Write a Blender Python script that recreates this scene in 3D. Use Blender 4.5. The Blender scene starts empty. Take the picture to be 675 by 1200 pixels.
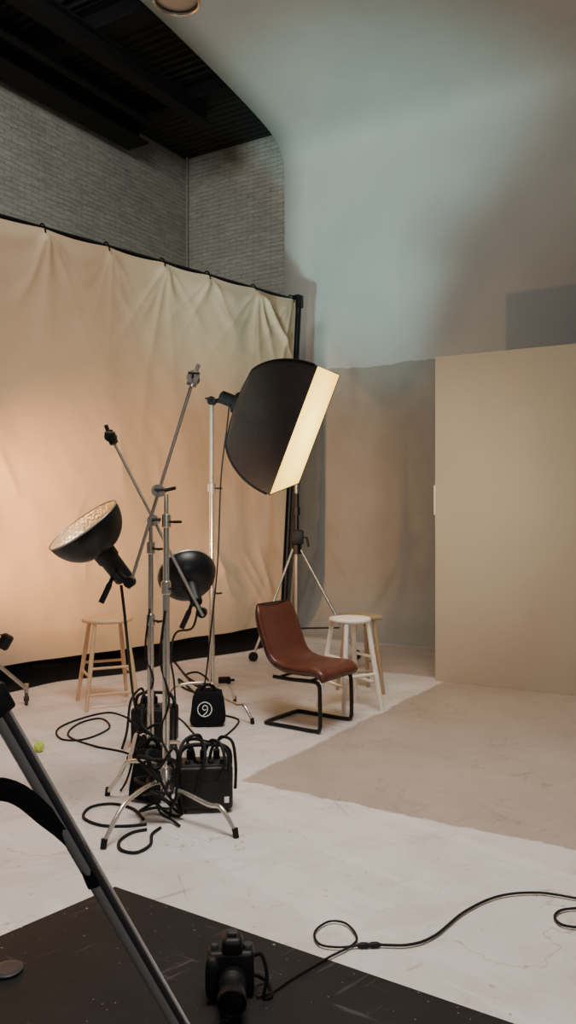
import bpy, bmesh, math, random
from mathutils import Vector, Matrix, noise
random.seed(4)
C = bpy.context.scene.collection
V = Vector
FPX, H = 960.0, 1.55
PI = math.pi

def P(px, py, Y):
    return V(((px-337.5)/FPX*Y, Y, H-(py-600)/FPX*Y))
def F(px, py, z=0.0):
    Y = (H-z)*FPX/(py-600)
    return V(((px-337.5)/FPX*Y, Y, z))

# ------------------------------------------------------------------ materials
def lin(c):
    return tuple(((v/255)/12.92 if v/255 <= .04045 else ((v/255+.055)/1.055)**2.4) for v in c)

class NT:
    def __init__(s, name):
        s.m = bpy.data.materials.new(name); s.m.use_nodes = True
        s.t = s.m.node_tree; s.b = s.t.nodes['Principled BSDF']
        s.tc = s.t.nodes.new('ShaderNodeTexCoord')
    def node(s, ty): return s.t.nodes.new(ty)
    def link(s, a, b): s.t.links.new(a, b)
    def math(s, op, a, b=0.0, c=None):
        n = s.node('ShaderNodeMath'); n.operation = op
        for i, v in enumerate((a, b, c)):
            if v is None: continue
            if isinstance(v, (int, float)): n.inputs[i].default_value = v
            else: s.link(v, n.inputs[i])
        return n.outputs[0]
    def noise(s, scale, detail=4, rough=.6, vec=None, dist=0):
        n = s.node('ShaderNodeTexNoise'); n.inputs['Scale'].default_value = scale
        n.inputs['Detail'].default_value = detail; n.inputs['Roughness'].default_value = rough
        n.inputs['Distortion'].default_value = dist
        s.link(vec or s.tc.outputs['Object'], n.inputs['Vector'])
        return n.outputs['Fac']
    def map(s, scale=(1,1,1), rot=(0,0,0), loc=(0,0,0)):
        # rotate first, then stretch
        a = s.node('ShaderNodeMapping'); a.inputs['Rotation'].default_value = rot; a.inputs['Location'].default_value = loc
        s.link(s.tc.outputs['Object'], a.inputs['Vector'])
        n = s.node('ShaderNodeMapping'); n.inputs['Scale'].default_value = scale
        s.link(a.outputs[0], n.inputs['Vector']); return n.outputs[0]
    def ramp(s, fac, a, b):
        n = s.node('ShaderNodeMapRange'); n.inputs['From Min'].default_value = a; n.inputs['From Max'].default_value = b
        s.link(fac, n.inputs['Value']); return n.outputs[0]
    def mix(s, fac, a, b):
        n = s.node('ShaderNodeMix'); n.data_type = 'RGBA'
        if isinstance(fac, (int, float)): n.inputs[0].default_value = fac
        else: s.link(fac, n.inputs[0])
        for i, v in ((6, a), (7, b)):
            if isinstance(v, tuple): n.inputs[i].default_value = (*v, 1)
            else: s.link(v, n.inputs[i])
        return n.outputs[2]
    def bump(s, h, strength=.3, dist=.01):
        n = s.node('ShaderNodeBump'); n.inputs['Strength'].default_value = strength; n.inputs['Distance'].default_value = dist
        s.link(h, n.inputs['Height']); s.link(n.outputs[0], s.b.inputs['Normal'])
    def color(s, c):
        if isinstance(c, tuple): s.b.inputs['Base Color'].default_value = (*c, 1)
        else: s.link(c, s.b.inputs['Base Color'])
    def set(s, rough=.5, metal=0, **k):
        s.b.inputs['Roughness'].default_value = rough; s.b.inputs['Metallic'].default_value = metal
        for a, v in k.items(): s.b.inputs[a.replace('_', ' ')].default_value = v

def simple(name, c, rough=.5, metal=0, var=.15, nscale=12, bump=0, bscale=80, spec=.5):
    t = NT(name); l = lin(c)
    d = tuple(v*(1-var) for v in l); u = tuple(min(1, v*(1+var)) for v in l)
    t.color(t.mix(t.noise(nscale), d, u)); t.set(rough, metal); t.b.inputs['Specular IOR Level'].default_value = spec
    if bump: t.bump(t.noise(bscale, 3), bump, .004)
    return t.m

MT = {}
MT['black_metal'] = simple('black_metal', (22,22,24), .38, .3)
MT['matte_black'] = simple('matte_black', (9,8,8), .8, 0, spec=.12)
MT['black_plastic'] = simple('black_plastic', (14,14,15), .5, 0, bump=.1, spec=.35)
MT['black_cloth'] = simple('black_cloth', (15,15,17), .9, 0, bump=.4, bscale=300, spec=.2)
t = NT('softbox_cloth')
t.color(t.mix(t.noise(4, 5), lin((25,20,19)), lin((35,28,27)))); t.set(.58); t.b.inputs['Specular IOR Level'].default_value = .35
t.bump(t.noise(7, 4, .6, None, .8), .4, .025); MT['softbox_cloth'] = t.m
MT['rubber'] = simple('rubber', (13,13,14), .6, spec=.3)
MT['chrome'] = simple('chrome', (220,210,195), .25, .85, .05)
MT['steel'] = simple('steel', (172,166,156), .35, .8, .1)
MT['tripod_grey'] = simple('tripod_grey', (150,148,148), .34, .3, .08)
MT['tripod_dark'] = simple('tripod_dark', (60,58,60), .36, .2, .1)
MT['white_plastic'] = simple('white_plastic', (225,222,212), .4)
MT['emblem_white'] = simple('emblem_white', (230,228,220), .6)
MT['pack_grey'] = simple('pack_grey', (44,44,47), .5)
MT['lamp_glass'] = simple('lamp_glass', (170,170,168), .3, .3)
MT['glass_dark'] = simple('glass_dark', (8,9,14), .06)
MT['pipe_grey'] = simple('pipe_grey', (170,168,158), .8)
MT['beam_black'] = simple('beam_black', (24,24,25), .7, 0, spec=.3)

def wood(name, c, c2, rough=.5):
    t = NT(name)
    v = t.map((18, 18, 2.2))
    t.color(t.mix(t.noise(2.2, 5, .6, v, .8), lin(c), lin(c2))); t.set(rough)
    t.bump(t.noise(4, 4, .6, v), .12, .003); return t.m
MT['wood_pale'] = wood('wood_pale', (222,190,150), (200,162,118))
MT['wood_white'] = wood('wood_white', (244,238,226), (230,220,202))
MT['wood_dark'] = wood('wood_dark', (176,150,118), (142,116,88))

t = NT('leather')
t.color(t.mix(t.noise(7, 5), lin((104,50,37)), lin((72,36,28)))); t.set(.36)
vo = t.node('ShaderNodeTexVoronoi'); vo.inputs['Scale'].default_value = 160; t.link(t.tc.outputs['Object'], vo.inputs['Vector'])
t.bump(vo.outputs['Distance'], .12, .002); MT['leather'] = t.m
MT['leather_dark'] = simple('leather_dark', (36,22,18), .42)

t = NT('silver_reflector')
t.color(lin((236,222,196))); t.set(.36, .75)
vo = t.node('ShaderNodeTexVoronoi'); vo.inputs['Scale'].default_value = 70; t.link(t.tc.outputs['Object'], vo.inputs['Vector'])
t.bump(vo.outputs['Distance'], .6, .006); MT['silver_reflector'] = t.m

t = NT('tennis_felt')
t.color(t.mix(t.noise(60), lin((205,220,80)), lin((180,205,60)))); t.set(.95)
t.bump(t.noise(300), .5, .004); MT['tennis_felt'] = t.m

t = NT('muslin')
n1 = t.noise(1.1, 5, .6); n2 = t.noise(6, 5, .7)
col = t.mix(t.ramp(n1, .3, .7), lin((206,182,151)), lin((219,196,166)))
col = t.mix(t.math('MULTIPLY', t.ramp(n2, .5, .8), .2), col, lin((186,160,128)))
t.color(col); t.set(.85); t.bump(t.noise(220, 2), .12, .002); MT['muslin'] = t.m

def emis(name, c, s):
    t = NT(name); t.color(lin(c)); t.b.inputs['Emission Color'].default_value = (*lin(c), 1)
    n = t.noise(1.5, 2); t.link(t.math('MULTIPLY_ADD', n, s*.5, s*.75), t.b.inputs['Emission Strength']); return t.m
MT['bulb'] = emis('bulb', (255,190,110), 38)
# softbox front: hot centre falling off to a warmer rim
t = NT('diffuser')
vm = t.node('ShaderNodeVectorMath'); vm.operation = 'DISTANCE'; t.link(t.tc.outputs['Generated'], vm.inputs[0]); vm.inputs[1].default_value = (.5, .5, .5)
fo = t.ramp(vm.outputs['Value'], .1, .85)
t.color(lin((255,226,160)))
t.link(t.mix(fo, lin((255,220,108)), lin((255,192,66))), t.b.inputs['Emission Color'])
t.link(t.math('MULTIPLY_ADD', fo, -2.3, 4.7), t.b.inputs['Emission Strength']); MT['diffuser'] = t.m

# ------------------------------------------------------------------ frame of the room (cyclorama axes)
W0 = V((1.42, 10.26, 0)); RZ = math.atan2(-.522, .853)
ROOM = Matrix.Translation(W0) @ Matrix.Rotation(RZ, 4, 'Z')
def R(x, y, z=0): return ROOM @ V((x, y, z))

# cyclorama wall paint
t = NT('cyclorama_paint')
sx = t.node('ShaderNodeSeparateXYZ'); t.link(t.tc.outputs['Object'], sx.inputs[0])
x, y, z = sx.outputs
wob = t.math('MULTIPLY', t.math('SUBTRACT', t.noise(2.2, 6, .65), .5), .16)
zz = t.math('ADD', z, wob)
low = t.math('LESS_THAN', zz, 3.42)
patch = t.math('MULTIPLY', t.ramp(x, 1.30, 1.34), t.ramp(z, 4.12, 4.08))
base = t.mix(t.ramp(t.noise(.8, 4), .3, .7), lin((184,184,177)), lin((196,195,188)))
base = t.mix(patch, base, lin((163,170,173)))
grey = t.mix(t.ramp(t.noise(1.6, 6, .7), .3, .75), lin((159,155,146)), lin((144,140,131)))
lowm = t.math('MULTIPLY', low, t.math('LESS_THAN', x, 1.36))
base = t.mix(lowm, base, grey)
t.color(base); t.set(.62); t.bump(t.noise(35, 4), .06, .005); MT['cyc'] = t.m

# floor paint
t = NT('floor_paint')
sx = t.node('ShaderNodeSeparateXYZ'); t.link(t.tc.outputs['Object'], sx.inputs[0])
x, y, z = sx.outputs
wob = t.math('MULTIPLY', t.math('SUBTRACT', t.noise(2.0, 8, .72), .5), .16)
wob2 = t.math('MULTIPLY', t.math('SUBTRACT', t.noise(3.6, 8, .74), .5), .22)
A = t.math('MULTIPLY', t.ramp(t.math('ADD', x, wob), 1.43, 1.46), t.ramp(t.math('ADD', y, wob2), -5.61, -5.595))
B = t.math('MULTIPLY', t.ramp(t.math('ADD', y, wob), -2.3, -2.2), t.ramp(t.math('ADD', x, wob), .0, .12))
m = t.math('MAXIMUM', A, B)
white = t.mix(t.ramp(t.noise(.9, 6, .65), .3, .7), lin((205,196,189)), lin((221,212,205)))
sm = t.ramp(t.noise(2.7, 8, .72), .48, .72)
white = t.mix(t.math('MULTIPLY', sm, .5), white, lin((179,163,152)))
v = t.map((.5, 3.2, 1), (0, 0, .25))
white = t.mix(t.math('MULTIPLY', t.ramp(t.noise(1.0, 5, .7, v), .52, .55), .34), white, lin((234,227,220)))
v = t.map((2.6, .6, 1), (0, 0, .5))
white = t.mix(t.math('MULTIPLY', t.ramp(t.noise(1.3, 6, .7, v), .55, .58), .30), white, lin((186,171,161)))
beige = t.mix(t.ramp(t.noise(1.3, 7, .66), .3, .72), lin((160,143,130)), lin((176,159,146)))
beige = t.mix(t.math('MULTIPLY', t.ramp(t.noise(5, 6, .7), .56, .70), .3), beige, lin((190,175,163)))
beige = t.mix(t.math('MULTIPLY', t.ramp(t.noise(2.3, 7, .7), .54, .70), .3), beige, lin((140,124,112)))
col = t.mix(m, white, beige)
for rot, sc, th_, amt in ((.4, (22, 2.6, 1), .64, .5), (1.5, (18, 2.0, 1), .65, .45), (2.3, (30, 1.6, 1), .65, .5), (2.9, (20, 3.0, 1), .66, .45)):
    v = t.map(sc, (0, 0, rot), (rot*3, rot, 0))
    s1 = t.math('MULTIPLY', t.ramp(t.noise(1.0, 3, .6, v), th_, th_+.08), amt)
    s1 = t.math('MULTIPLY', s1, t.ramp(t.noise(1.1+rot*.2, 3), .48, .58))
    col = t.mix(s1, col, lin((122,104,93)))
cr_ = t.math('ABSOLUTE', t.math('SUBTRACT', t.noise(1.1, 5, .6), .5))
cr_ = t.math('MULTIPLY', t.math('SUBTRACT', 1.0, t.ramp(cr_, .0015, .0045)), t.ramp(t.noise(1.9, 3), .50, .56))
col = t.mix(t.math('MULTIPLY', cr_, .42), col, lin((112,96,86)))
fl2 = t.math('MULTIPLY', t.ramp(t.noise(14, 4, .7), .64, .67), t.ramp(t.noise(1.3, 3), .49, .55))
col = t.mix(t.math('MULTIPLY', fl2, .5), col, lin((150,132,120)))
sp = t.node('ShaderNodeTexVoronoi'); sp.inputs['Scale'].default_value = 7; t.link(t.tc.outputs['Object'], sp.inputs['Vector'])
col = t.mix(t.math('MULTIPLY', t.math('LESS_THAN', sp.outputs['Distance'], .045), .5), col, lin((90,78,70)))
t.color(col); t.set(.5)
t.link(t.ramp(t.noise(3, 6), -.3, 1.2), t.b.inputs['Roughness'])
t.bump(t.noise(22, 6), .06, .004); MT['floor'] = t.m

t = NT('black_floor')
b0 = t.mix(t.ramp(t.noise(4, 7, .7), .35, .75), lin((20,18,19)), lin((33,30,30)))
for sc_, th_, am in ((13, .065, .6), (27, .085, .4), (5, .024, .7)):
    sp = t.node('ShaderNodeTexVoronoi'); sp.inputs['Scale'].default_value = sc_; t.link(t.tc.outputs['Object'], sp.inputs['Vector'])
    b0 = t.mix(t.math('MULTIPLY', t.math('MULTIPLY', t.math('LESS_THAN', sp.outputs['Distance'], th_), am), t.ramp(t.noise(2.3, 3), .44, .54)), b0, lin((160,148,140)))
for rot in (.8, 2.1):
    v = t.map((26, 2.2, 1), (0, 0, rot))
    b0 = t.mix(t.math('MULTIPLY', t.ramp(t.noise(1.2, 3, .6, v), .64, .72), .35), b0, lin((105,96,92)))
t.color(b0); t.set(.65); t.b.inputs['Specular IOR Level'].default_value = .3; t.bump(t.noise(30, 5), .1, .004); MT['black_floor'] = t.m

t = NT('painted_brick')
cx = t.node('ShaderNodeCombineXYZ'); sx = t.node('ShaderNodeSeparateXYZ'); t.link(t.tc.outputs['Object'], sx.inputs[0])
wz = t.math('MULTIPLY_ADD', t.math('SUBTRACT', t.noise(3.5, 5, .7), .5), .06, sx.outputs[2])
wx = t.math('MULTIPLY_ADD', t.math('SUBTRACT', t.noise(6, 4), .5), .08, sx.outputs[0])
t.link(wx, cx.inputs[0]); t.link(wz, cx.inputs[1])
br = t.node('ShaderNodeTexBrick'); t.link(cx.outputs[0], br.inputs['Vector'])
br.inputs['Scale'].default_value = 1; br.inputs['Brick Width'].default_value = .23; br.inputs['Row Height'].default_value = .068
br.inputs['Mortar Size'].default_value = .010; br.inputs['Mortar Smooth'].default_value = 1.0
br.inputs['Color1'].default_value = (*lin((200,198,187)), 1); br.inputs['Color2'].default_value = (*lin((188,186,176)), 1)
br.inputs['Mortar'].default_value = (*lin((161,159,150)), 1)
c1 = t.mix(t.math('MULTIPLY', t.ramp(t.noise(1.7, 6, .7), .42, .68), .45), br.outputs['Color'], lin((143,141,133)))
v = t.map((1.8, 1.8, 13))
c1 = t.mix(t.math('MULTIPLY', t.ramp(t.noise(1.6, 5, .75, v), .52, .66), .5), c1, lin((227,224,213)))
c1 = t.mix(t.math('MULTIPLY', t.ramp(t.noise(2.1, 5, .75, v), .53, .67), .45), c1, lin((121,119,112)))
t.color(c1); t.set(.85)
hh = t.math('ADD', t.math('MULTIPLY', br.outputs['Fac'], -.45), t.math('MULTIPLY', t.noise(16, 6, .7), 1.0))
t.bump(hh, .6, .02); MT['brick'] = t.m

t = NT('ceiling_black')
wv = t.node('ShaderNodeTexWave'); wv.inputs['Scale'].default_value = 2.2; wv.bands_direction = 'Y'
t.link(t.tc.outputs['Object'], wv.inputs['Vector'])
t.color(t.mix(wv.outputs['Fac'], lin((13,13,14)), lin((50,50,50)))); t.set(.7); t.bump(wv.outputs['Fac'], .8, .04); MT['ceiling'] = t.m

t = NT('flat_paint')
c1 = t.mix(t.ramp(t.noise(.7, 4, .55), .3, .7), lin((180,167,147)), lin((189,176,156)))
c1 = t.mix(t.math('MULTIPLY', t.ramp(t.noise(1.1, 3, .5), .55, .75), .25), c1, lin((164,150,129)))
t.color(c1); t.set(.75); t.bump(t.noise(40, 3), .03, .003); MT['flat'] = t.m

# ------------------------------------------------------------------ mesh builder
WM = {}
class MB:
    def __init__(s): s.bm = bmesh.new()
    def merge(s, b2, mat=None):
        if mat is not None: b2.transform(mat)
        me = bpy.data.meshes.new('tmp'); b2.to_mesh(me); b2.free(); s.bm.from_mesh(me); bpy.data.meshes.remove(me)
    def tube(s, pts, r, n=10, closed=False):
        pts = [V(p) for p in pts]; N = len(pts)
        rs = r if isinstance(r, (list, tuple)) else [r]*N
        tang = []
        for i in range(N):
            if closed: d = pts[(i+1) % N]-pts[i-1]
            else: d = pts[min(i+1, N-1)]-pts[max(i-1, 0)]
            tang.append(d.normalized() if d.length > 1e-9 else V((0,0,1)))
        up = V((0,0,1)) if abs(tang[0].z) < .9 else V((1,0,0))
        a = tang[0].cross(up).normalized(); rings = []
        for i in range(N):
            a = (a-tang[i]*a.dot(tang[i]))
            a = a.normalized() if a.length > 1e-6 else tang[i].orthogonal().normalized()
            b = tang[i].cross(a)
            rings.append([s.bm.verts.new(pts[i]+(a*math.cos(2*PI*k/n)+b*math.sin(2*PI*k/n))*rs[i]) for k in range(n)])
        for i in range(N if closed else N-1):
            q, w = rings[i], rings[(i+1) % N]
            for k in range(n): s.bm.faces.new((q[k], q[(k+1) % n], w[(k+1) % n], w[k]))
        if not closed:
            s.bm.faces.new(rings[0][::-1]); s.bm.faces.new(rings[-1])
        return s
    def box(s, c, size, rot=None, bevel=0, seg=2):
        b = bmesh.new(); bmesh.ops.create_cube(b, size=1)
        b.transform(Matrix.Diagonal((*size, 1)))
        if bevel: bmesh.ops.bevel(b, geom=b.edges[:], offset=bevel, segments=seg, profile=.5, affect='EDGES')
        m = Matrix.Translation(V(c))
        if rot is not None: m = m @ rot.to_4x4()
        s.merge(b, m); return s
    def lathe(s, prof, o, ax=(0,0,1), n=28, closed=False):
        q = V(ax).normalized().to_track_quat('Z', 'Y').to_matrix(); o = V(o); rings = []
        for r, h in prof:
            if r < 1e-5: rings.append([s.bm.verts.new(o+q@V((0,0,h)))])
            else: rings.append([s.bm.verts.new(o+q@V((r*math.cos(2*PI*k/n), r*math.sin(2*PI*k/n), h))) for k in range(n)])
        L = len(rings)
        for i in range(L if closed else L-1):
            a, b = rings[i], rings[(i+1) % L]
            for k in range(n):
                k2 = (k+1) % n
                if len(a) == 1 and len(b) == 1: continue
                if len(a) == 1: s.bm.faces.new((a[0], b[k2], b[k]))
                elif len(b) == 1: s.bm.faces.new((a[k], a[k2], b[0]))
                else: s.bm.faces.new((a[k], a[k2], b[k2], b[k]))
        return s
    def puff(s, c, size, rot=None, e=.6, amp=.0, seed=0, n=28, mrings=18, taper=0):
        b = bmesh.new(); bmesh.ops.create_uvsphere(b, u_segments=n, v_segments=mrings, radius=1)
        sg = lambda v, p: math.copysign(abs(v)**p, v)
        for v in b.verts:
            p = V((sg(v.co.x, e), sg(v.co.y, e), sg(v.co.z, e)))
            k = 1+amp*noise.noise(v.co*2.2+V((seed*7.1, seed, 0)))+amp*.5*noise.noise(v.co*5+V((0, seed*3.3, 0)))
            tp_ = 1-taper*(p.z+1)/2
            v.co = V((p.x*size[0]/2*tp_, p.y*size[1]/2*tp_, p.z*size[2]/2))*k
        m = Matrix.Translation(V(c))
        if rot is not None: m = m @ rot.to_4x4()
        s.merge(b, m); return s
    def sheet(s, rows):
        g = [[s.bm.verts.new(p) for p in r] for r in rows]
        for i in range(len(g)-1):
            for j in range(len(g[0])-1):
                s.bm.faces.new((g[i][j], g[i][j+1], g[i+1][j+1], g[i+1][j]))
        return s
    def build(s, name, mat, parent=None, local=False, smooth=True, angle=40, base=None):
        M_ = Matrix.Identity(4)
        if parent is not None: M_ = WM[parent.name]
        elif base is not None: M_ = base if isinstance(base, Matrix) else Matrix.Translation(V(base))
        if not local: s.bm.transform(M_.inverted())
        bmesh.ops.recalc_face_normals(s.bm, faces=s.bm.faces[:])
        me = bpy.data.meshes.new(name); s.bm.to_mesh(me); s.bm.free()
        me.materials.append(MT[mat])
        if smooth:
            me.polygons.foreach_set('use_smooth', [True]*len(me.polygons)); me.set_sharp_from_angle(angle=math.radians(angle))
        o = bpy.data.objects.new(name, me); C.objects.link(o)
        if parent is not None: o.parent = parent
        else: o.matrix_world = M_
        WM[o.name] = M_
        return o

def thing(name, label, cat, loc=(0,0,0), rz=0, group=None):
    o = bpy.data.objects.new(name, None); C.objects.link(o); o.empty_display_size = .1
    o.location = V(loc); o.rotation_euler = (0, 0, rz)
    WM[o.name] = Matrix.Translation(V(loc)) @ Matrix.Rotation(rz, 4, 'Z')
    o['label'] = label; o['category'] = cat
    if group: o['group'] = group
    return o
def tag(o, label, cat, group=None):
    o['label'] = label; o['category'] = cat
    if group: o['group'] = group
    return o
def struct(o): o['kind'] = 'structure'; return o

def cr(pts, k=8, closed=False):
    pts = [V(p) for p in pts]; n = len(pts); out = []
    g = (lambda i: pts[i % n]) if closed else (lambda i: pts[max(0, min(n-1, i))])
    for i in range(n if closed else n-1):
        p0, p1, p2, p3 = g(i-1), g(i), g(i+1), g(i+2)
        for j in range(k):
            u = j/k
            out.append(.5*((2*p1)+(p2-p0)*u+(2*p0-5*p1+4*p2-p3)*u*u+(3*p1-p0-3*p2+p3)*u**3))
    if not closed: out.append(pts[-1])
    return out

# ------------------------------------------------------------------ setting
m = MB()
m.sheet([[V((x, y, 0)) for x in (-4.65, 8.0)] for y in (-10.5, 1.54)])
struct(m.build('floor', 'floor', base=ROOM, local=True))

prof = []
Rc = .75
for i in range(13):
    a = PI/2*i/12; prof.append((-Rc+Rc*math.sin(a), Rc-Rc*math.cos(a)+.002))
for i in range(1, 12): prof.append((0, Rc+(5.7-Rc)*i/11))
top = [(0, 5.7), (0, 6.0), (-.015, 6.22), (-.08, 6.40), (-.24, 6.53), (-.55, 6.63), (-1.1, 6.735), (-2.0, 6.87), (-2.9, 6.97), (-4.5, 7.1)]
tp = cr([V((0, a, b)) for a, b in top], 7)
prof += [(p.y, p.z) for p in tp[1:]]
m = MB()
m.sheet([[V((x, a, b)) for x in [-1.72+9.0*i/24 for i in range(25)]] for a, b in prof])
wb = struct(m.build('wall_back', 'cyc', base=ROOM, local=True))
sd = wb.modifiers.new('thick', 'SOLIDIFY'); sd.thickness = .06; sd.offset = -1
me = wb.data
if me.polygons[len(me.polygons)//2].normal.y > 0: me.flip_normals()

ZC = 7.57
m = MB(); m.box((6, .1, ZC/2), (12, .2, ZC)); struct(m.build('wall_left', 'brick', base=ROOM @ Matrix.Translation(V((-4.85, 1.54, 0))) @ Matrix.Rotation(-PI/2, 4, 'Z'), local=True, smooth=False))
m = MB(); m.box((6.2, .1, ZC/2), (12.6, .2, ZC)); struct(m.build('wall_far', 'brick', base=ROOM @ Matrix.Translation(V((-4.65, 1.54, 0))), local=True, smooth=False))
m = MB(); m.box((1.6, -4.5, ZC+.05), (12.7, 12.2, .1)); struct(m.build('ceiling', 'ceiling', base=ROOM, local=True, smooth=False))
def beam(i, c, size):
    m = MB(); x, y, z = c; a, b, h = size
    if a > b:
        m.box((x, y, z), (a, .025, h)); m.box((x, y, z-h/2+.012), (a, b, .025)); m.box((x, y, z+h/2-.012), (a, b, .025))
    else:
        m.box((x, y, z), (.025, b, h)); m.box((x, y, z-h/2+.012), (a, b, .025)); m.box((x, y, z+h/2-.012), (a, b, .025))
    struct(m.build('trim_%d' % i, 'beam_black', base=ROOM, local=True, smooth=False))
beam(1, (-4.25, -4.6, ZC-.25), (.42, 9.0, .5))
beam(2, (-1.5, -.35, ZC-.14), (6.2, .25, .28))
beam(3, (-1.5, -2.3, ZC-.16), (6.2, .28, .32))
beam(4, (-1.5, -4.3, ZC-.16), (6.2, .28, .32))
beam(5, (-2.9, -3.2, ZC-.45), (.2, 6.0, .22))
m = MB(); a = R(-4.58, 1.48); m.tube([a, a+V((0,0,ZC))], .019, 14)
for z in (1.5, 3.4, 5.3, 6.8): m.tube([a+V((0,0,z)), a+V((0,0,z+.04))], .025, 14)
tag(m.build('drain_pipe', 'pipe_grey', base=a), 'thin grey painted vertical pipe in the corner of the brick walls', 'pipe')
m = MB(); m.tube([R(-3.7, -.5, ZC-.42), R(-3.7, -8.0, ZC-.42)], .05, 12)
for yy in (-1.5, -3.5, -5.5): m.tube([R(-3.7, yy, ZC-.42), R(-3.7, yy, ZC)], .008, 6)
tag(m.build('ceiling_pipe', 'beam_black', base=R(-3.7, 1.0, ZC-.55)), 'black pipe hung under the dark ceiling along the brick wall', 'pipe')

# black floor covering
c0, c1, c2 = F(135, 1040), F(0, 1098), F(600, 1200)
d1 = (c1-c0).normalized(); d2 = (c2-c0).normalized()
m = MB(); th = .004
pts = [c0, c0+d1*4.0, c0+d1*4.0+d2*4.4, c0+d2*4.4]
lo = [m.bm.verts.new(p+V((0,0,.0005))) for p in pts]; hi = [m.bm.verts.new(p+V((0,0,th))) for p in pts]
m.bm.faces.new(hi); m.bm.faces.new(lo[::-1])
for i in range(4): m.bm.faces.new((lo[i], lo[(i+1)%4], hi[(i+1)%4], hi[i]))
tag(m.build('floor_mat', 'black_floor', base=c0, smooth=False), 'large black scuffed floor mat in the foreground under the camera', 'mat')

# ------------------------------------------------------------------ backdrop
B0 = V((-2.58, 7.35, 0)); BD = V((.6765, .7365, 0)); BN = V((.7365, -.6765, 0))   # BN toward the camera
SL, SR, ZT = -1.5, 3.97, 4.2
def sright(z): return SR-.30*(1-z/ZT)
def BP(s, z, d=0): return B0+BD*s+BN*d+V((0,0,z))
def s_of(px):
    r = (px-337.5)/FPX; return (2.58+r*7.35)/(.6765-.7365*r)
fr = thing('backdrop_frame', 'tall black pipe frame holding up the cream backdrop', 'frame', BP(1.2, 0, -.03))
MB().tube([BP(SL-.05, ZT+.015, -.03), BP(SR+.10, ZT+.015, -.03)], .023, 12).build('top_rail', 'black_metal', fr)
MB().tube([BP(sright(0)+.05, .0, -.0), BP(SR+.05, ZT+.05, -.0)], .036, 12).build('post', 'black_metal', fr)
MB().tube([BP(SL, 0, -.03), BP(SL, ZT+.05, -.03)], .036, 12).build('post', 'black_metal', fr)
MB().tube([BP(SL, .09, -.06), BP(sright(0)+.03, .09, -.06)], .03, 12).build('bottom_rail', 'black_metal', fr)
MB().box(BP(SR+.05, ZT+.0, -.02), (.11,.10,.16), Matrix.Rotation(.82, 3, 'Z'), .01).build('corner_bracket', 'black_metal', fr)
MB().box(BP(SL, ZT, -.03), (.09,.09,.12), Matrix.Rotation(.82, 3, 'Z'), .01).build('corner_bracket', 'black_metal', fr)
for s_ in (SL, sright(0)+.05):
    MB().tube([BP(s_, .03, -.45), BP(s_, .03, .2)], .025, 10).build('foot', 'black_metal', fr)

ties = [-1.45, -.75, s_of(-60), s_of(50), s_of(125), s_of(190), s_of(243), s_of(297), SR-.10]
ties = sorted(ties)
folds = []
rnd = random.Random(31)
for i, ts in enumerate(ties):
    # fan of short gathers under each tie, the steeper ones running longer
    big = rnd.uniform(.8, 1.35)
    for a in ((-.70, -.34, -.12, .12, .36, .85) if i % 2 else (-.9, -.45, -.18, .05, .28, .62)):
        if rnd.random() < .15: continue
        aa = a+rnd.uniform(-.10, .10)
        ln = rnd.uniform(.6, 1.3) if abs(aa) < .25 else rnd.uniform(.20, .55)
        folds.append((ts, aa, big*rnd.uniform(.014, .032), ln, rnd.uniform(.5, 1.1)))
# strong diagonal crease across the top right corner
folds.append((ties[-2], .92, .075, 1.2, .35)); folds.append((ties[-2], .42, .035, .7, .5)); folds.append((SR-.10, -.25, .05, .8, .6))
# faint creases low on the cloth: (s0, z0, s1, z1, width, height)
creases = []
for k in range(13):
    s0 = rnd.uniform(-1.0, 2.8); z0 = rnd.uniform(.2, 1.9); L_ = rnd.uniform(.3, .9); an = PI/2+rnd.uniform(-.75, .75)
    creases.append((s0, z0, s0+L_*math.cos(an), z0+L_*math.sin(an), rnd.uniform(.03, .08), rnd.uniform(.004, .010)))
for k in range(6):
    s0 = rnd.uniform(2.7, 3.6); z0 = rnd.uniform(.2, .9); an = rnd.uniform(1.9, 2.6)
    creases.append((s0, z0, s0+.9*math.cos(an), z0+.9*math.sin(an), .05, .020))
def cloth_d(s, z):
    v = ZT-z; d = 0
    for ts, a, A, ln, wm in folds:
        w = .026+.085*v*wm; q = (s-ts-a*v-.04*math.sin(v*2+ts))/w
        if abs(q) < 4: d += A*math.exp(-abs(q)**1.35)*math.exp(-v/ln)*min(1, v/.10)
    # a loose swag between neighbouring ties
    for i_, (a, b) in enumerate(zip(ties[:-1], ties[1:])):
        if a <= s <= b:
            uu = (s-a)/(b-a); hang = 4*uu*(1-uu)
            for lv, am in ((.18+.05*math.sin(i_*2.1), .014), (.44+.1*math.sin(i_*3.7), .011)):
                q = (v-lv*(.25+hang)*(b-a)/.75)/.08
                if abs(q) < 3: d += am*math.exp(-q*q)*hang
    for s0, z0, s1, z1, w, A in creases:
        dx, dz = s1-s0, z1-z0; L2 = dx*dx+dz*dz
        tt = ((s-s0)*dx+(z-z0)*dz)/L2
        if -.1 < tt < 1.1:
            q = ((s-s0)*dz-(z-z0)*dx)/math.sqrt(L2)/w
            if abs(q) < 4: d += A*math.exp(-abs(q)**1.3)*max(0, math.sin(PI*min(1, max(0, tt))))
    d += .065*noise.noise(V((s*.7+z*.25, z*.3, 1.3)))
    d += .018*noise.noise(V((s*1.7+z*.4, z*.4, 4.1)))
    d += .005*noise.noise(V((s*5+z*2, z*3, 4.1)))
    return d
def sag(s):
    for a, b in zip(ties[:-1], ties[1:]):
        if a <= s <= b:
            u = (s-a)/(b-a); return .022*math.sin(PI*u)*min(1, (b-a)/.6)
    return 0
NS, NZ = 320, 230; ZB = .17
rows = []
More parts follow.
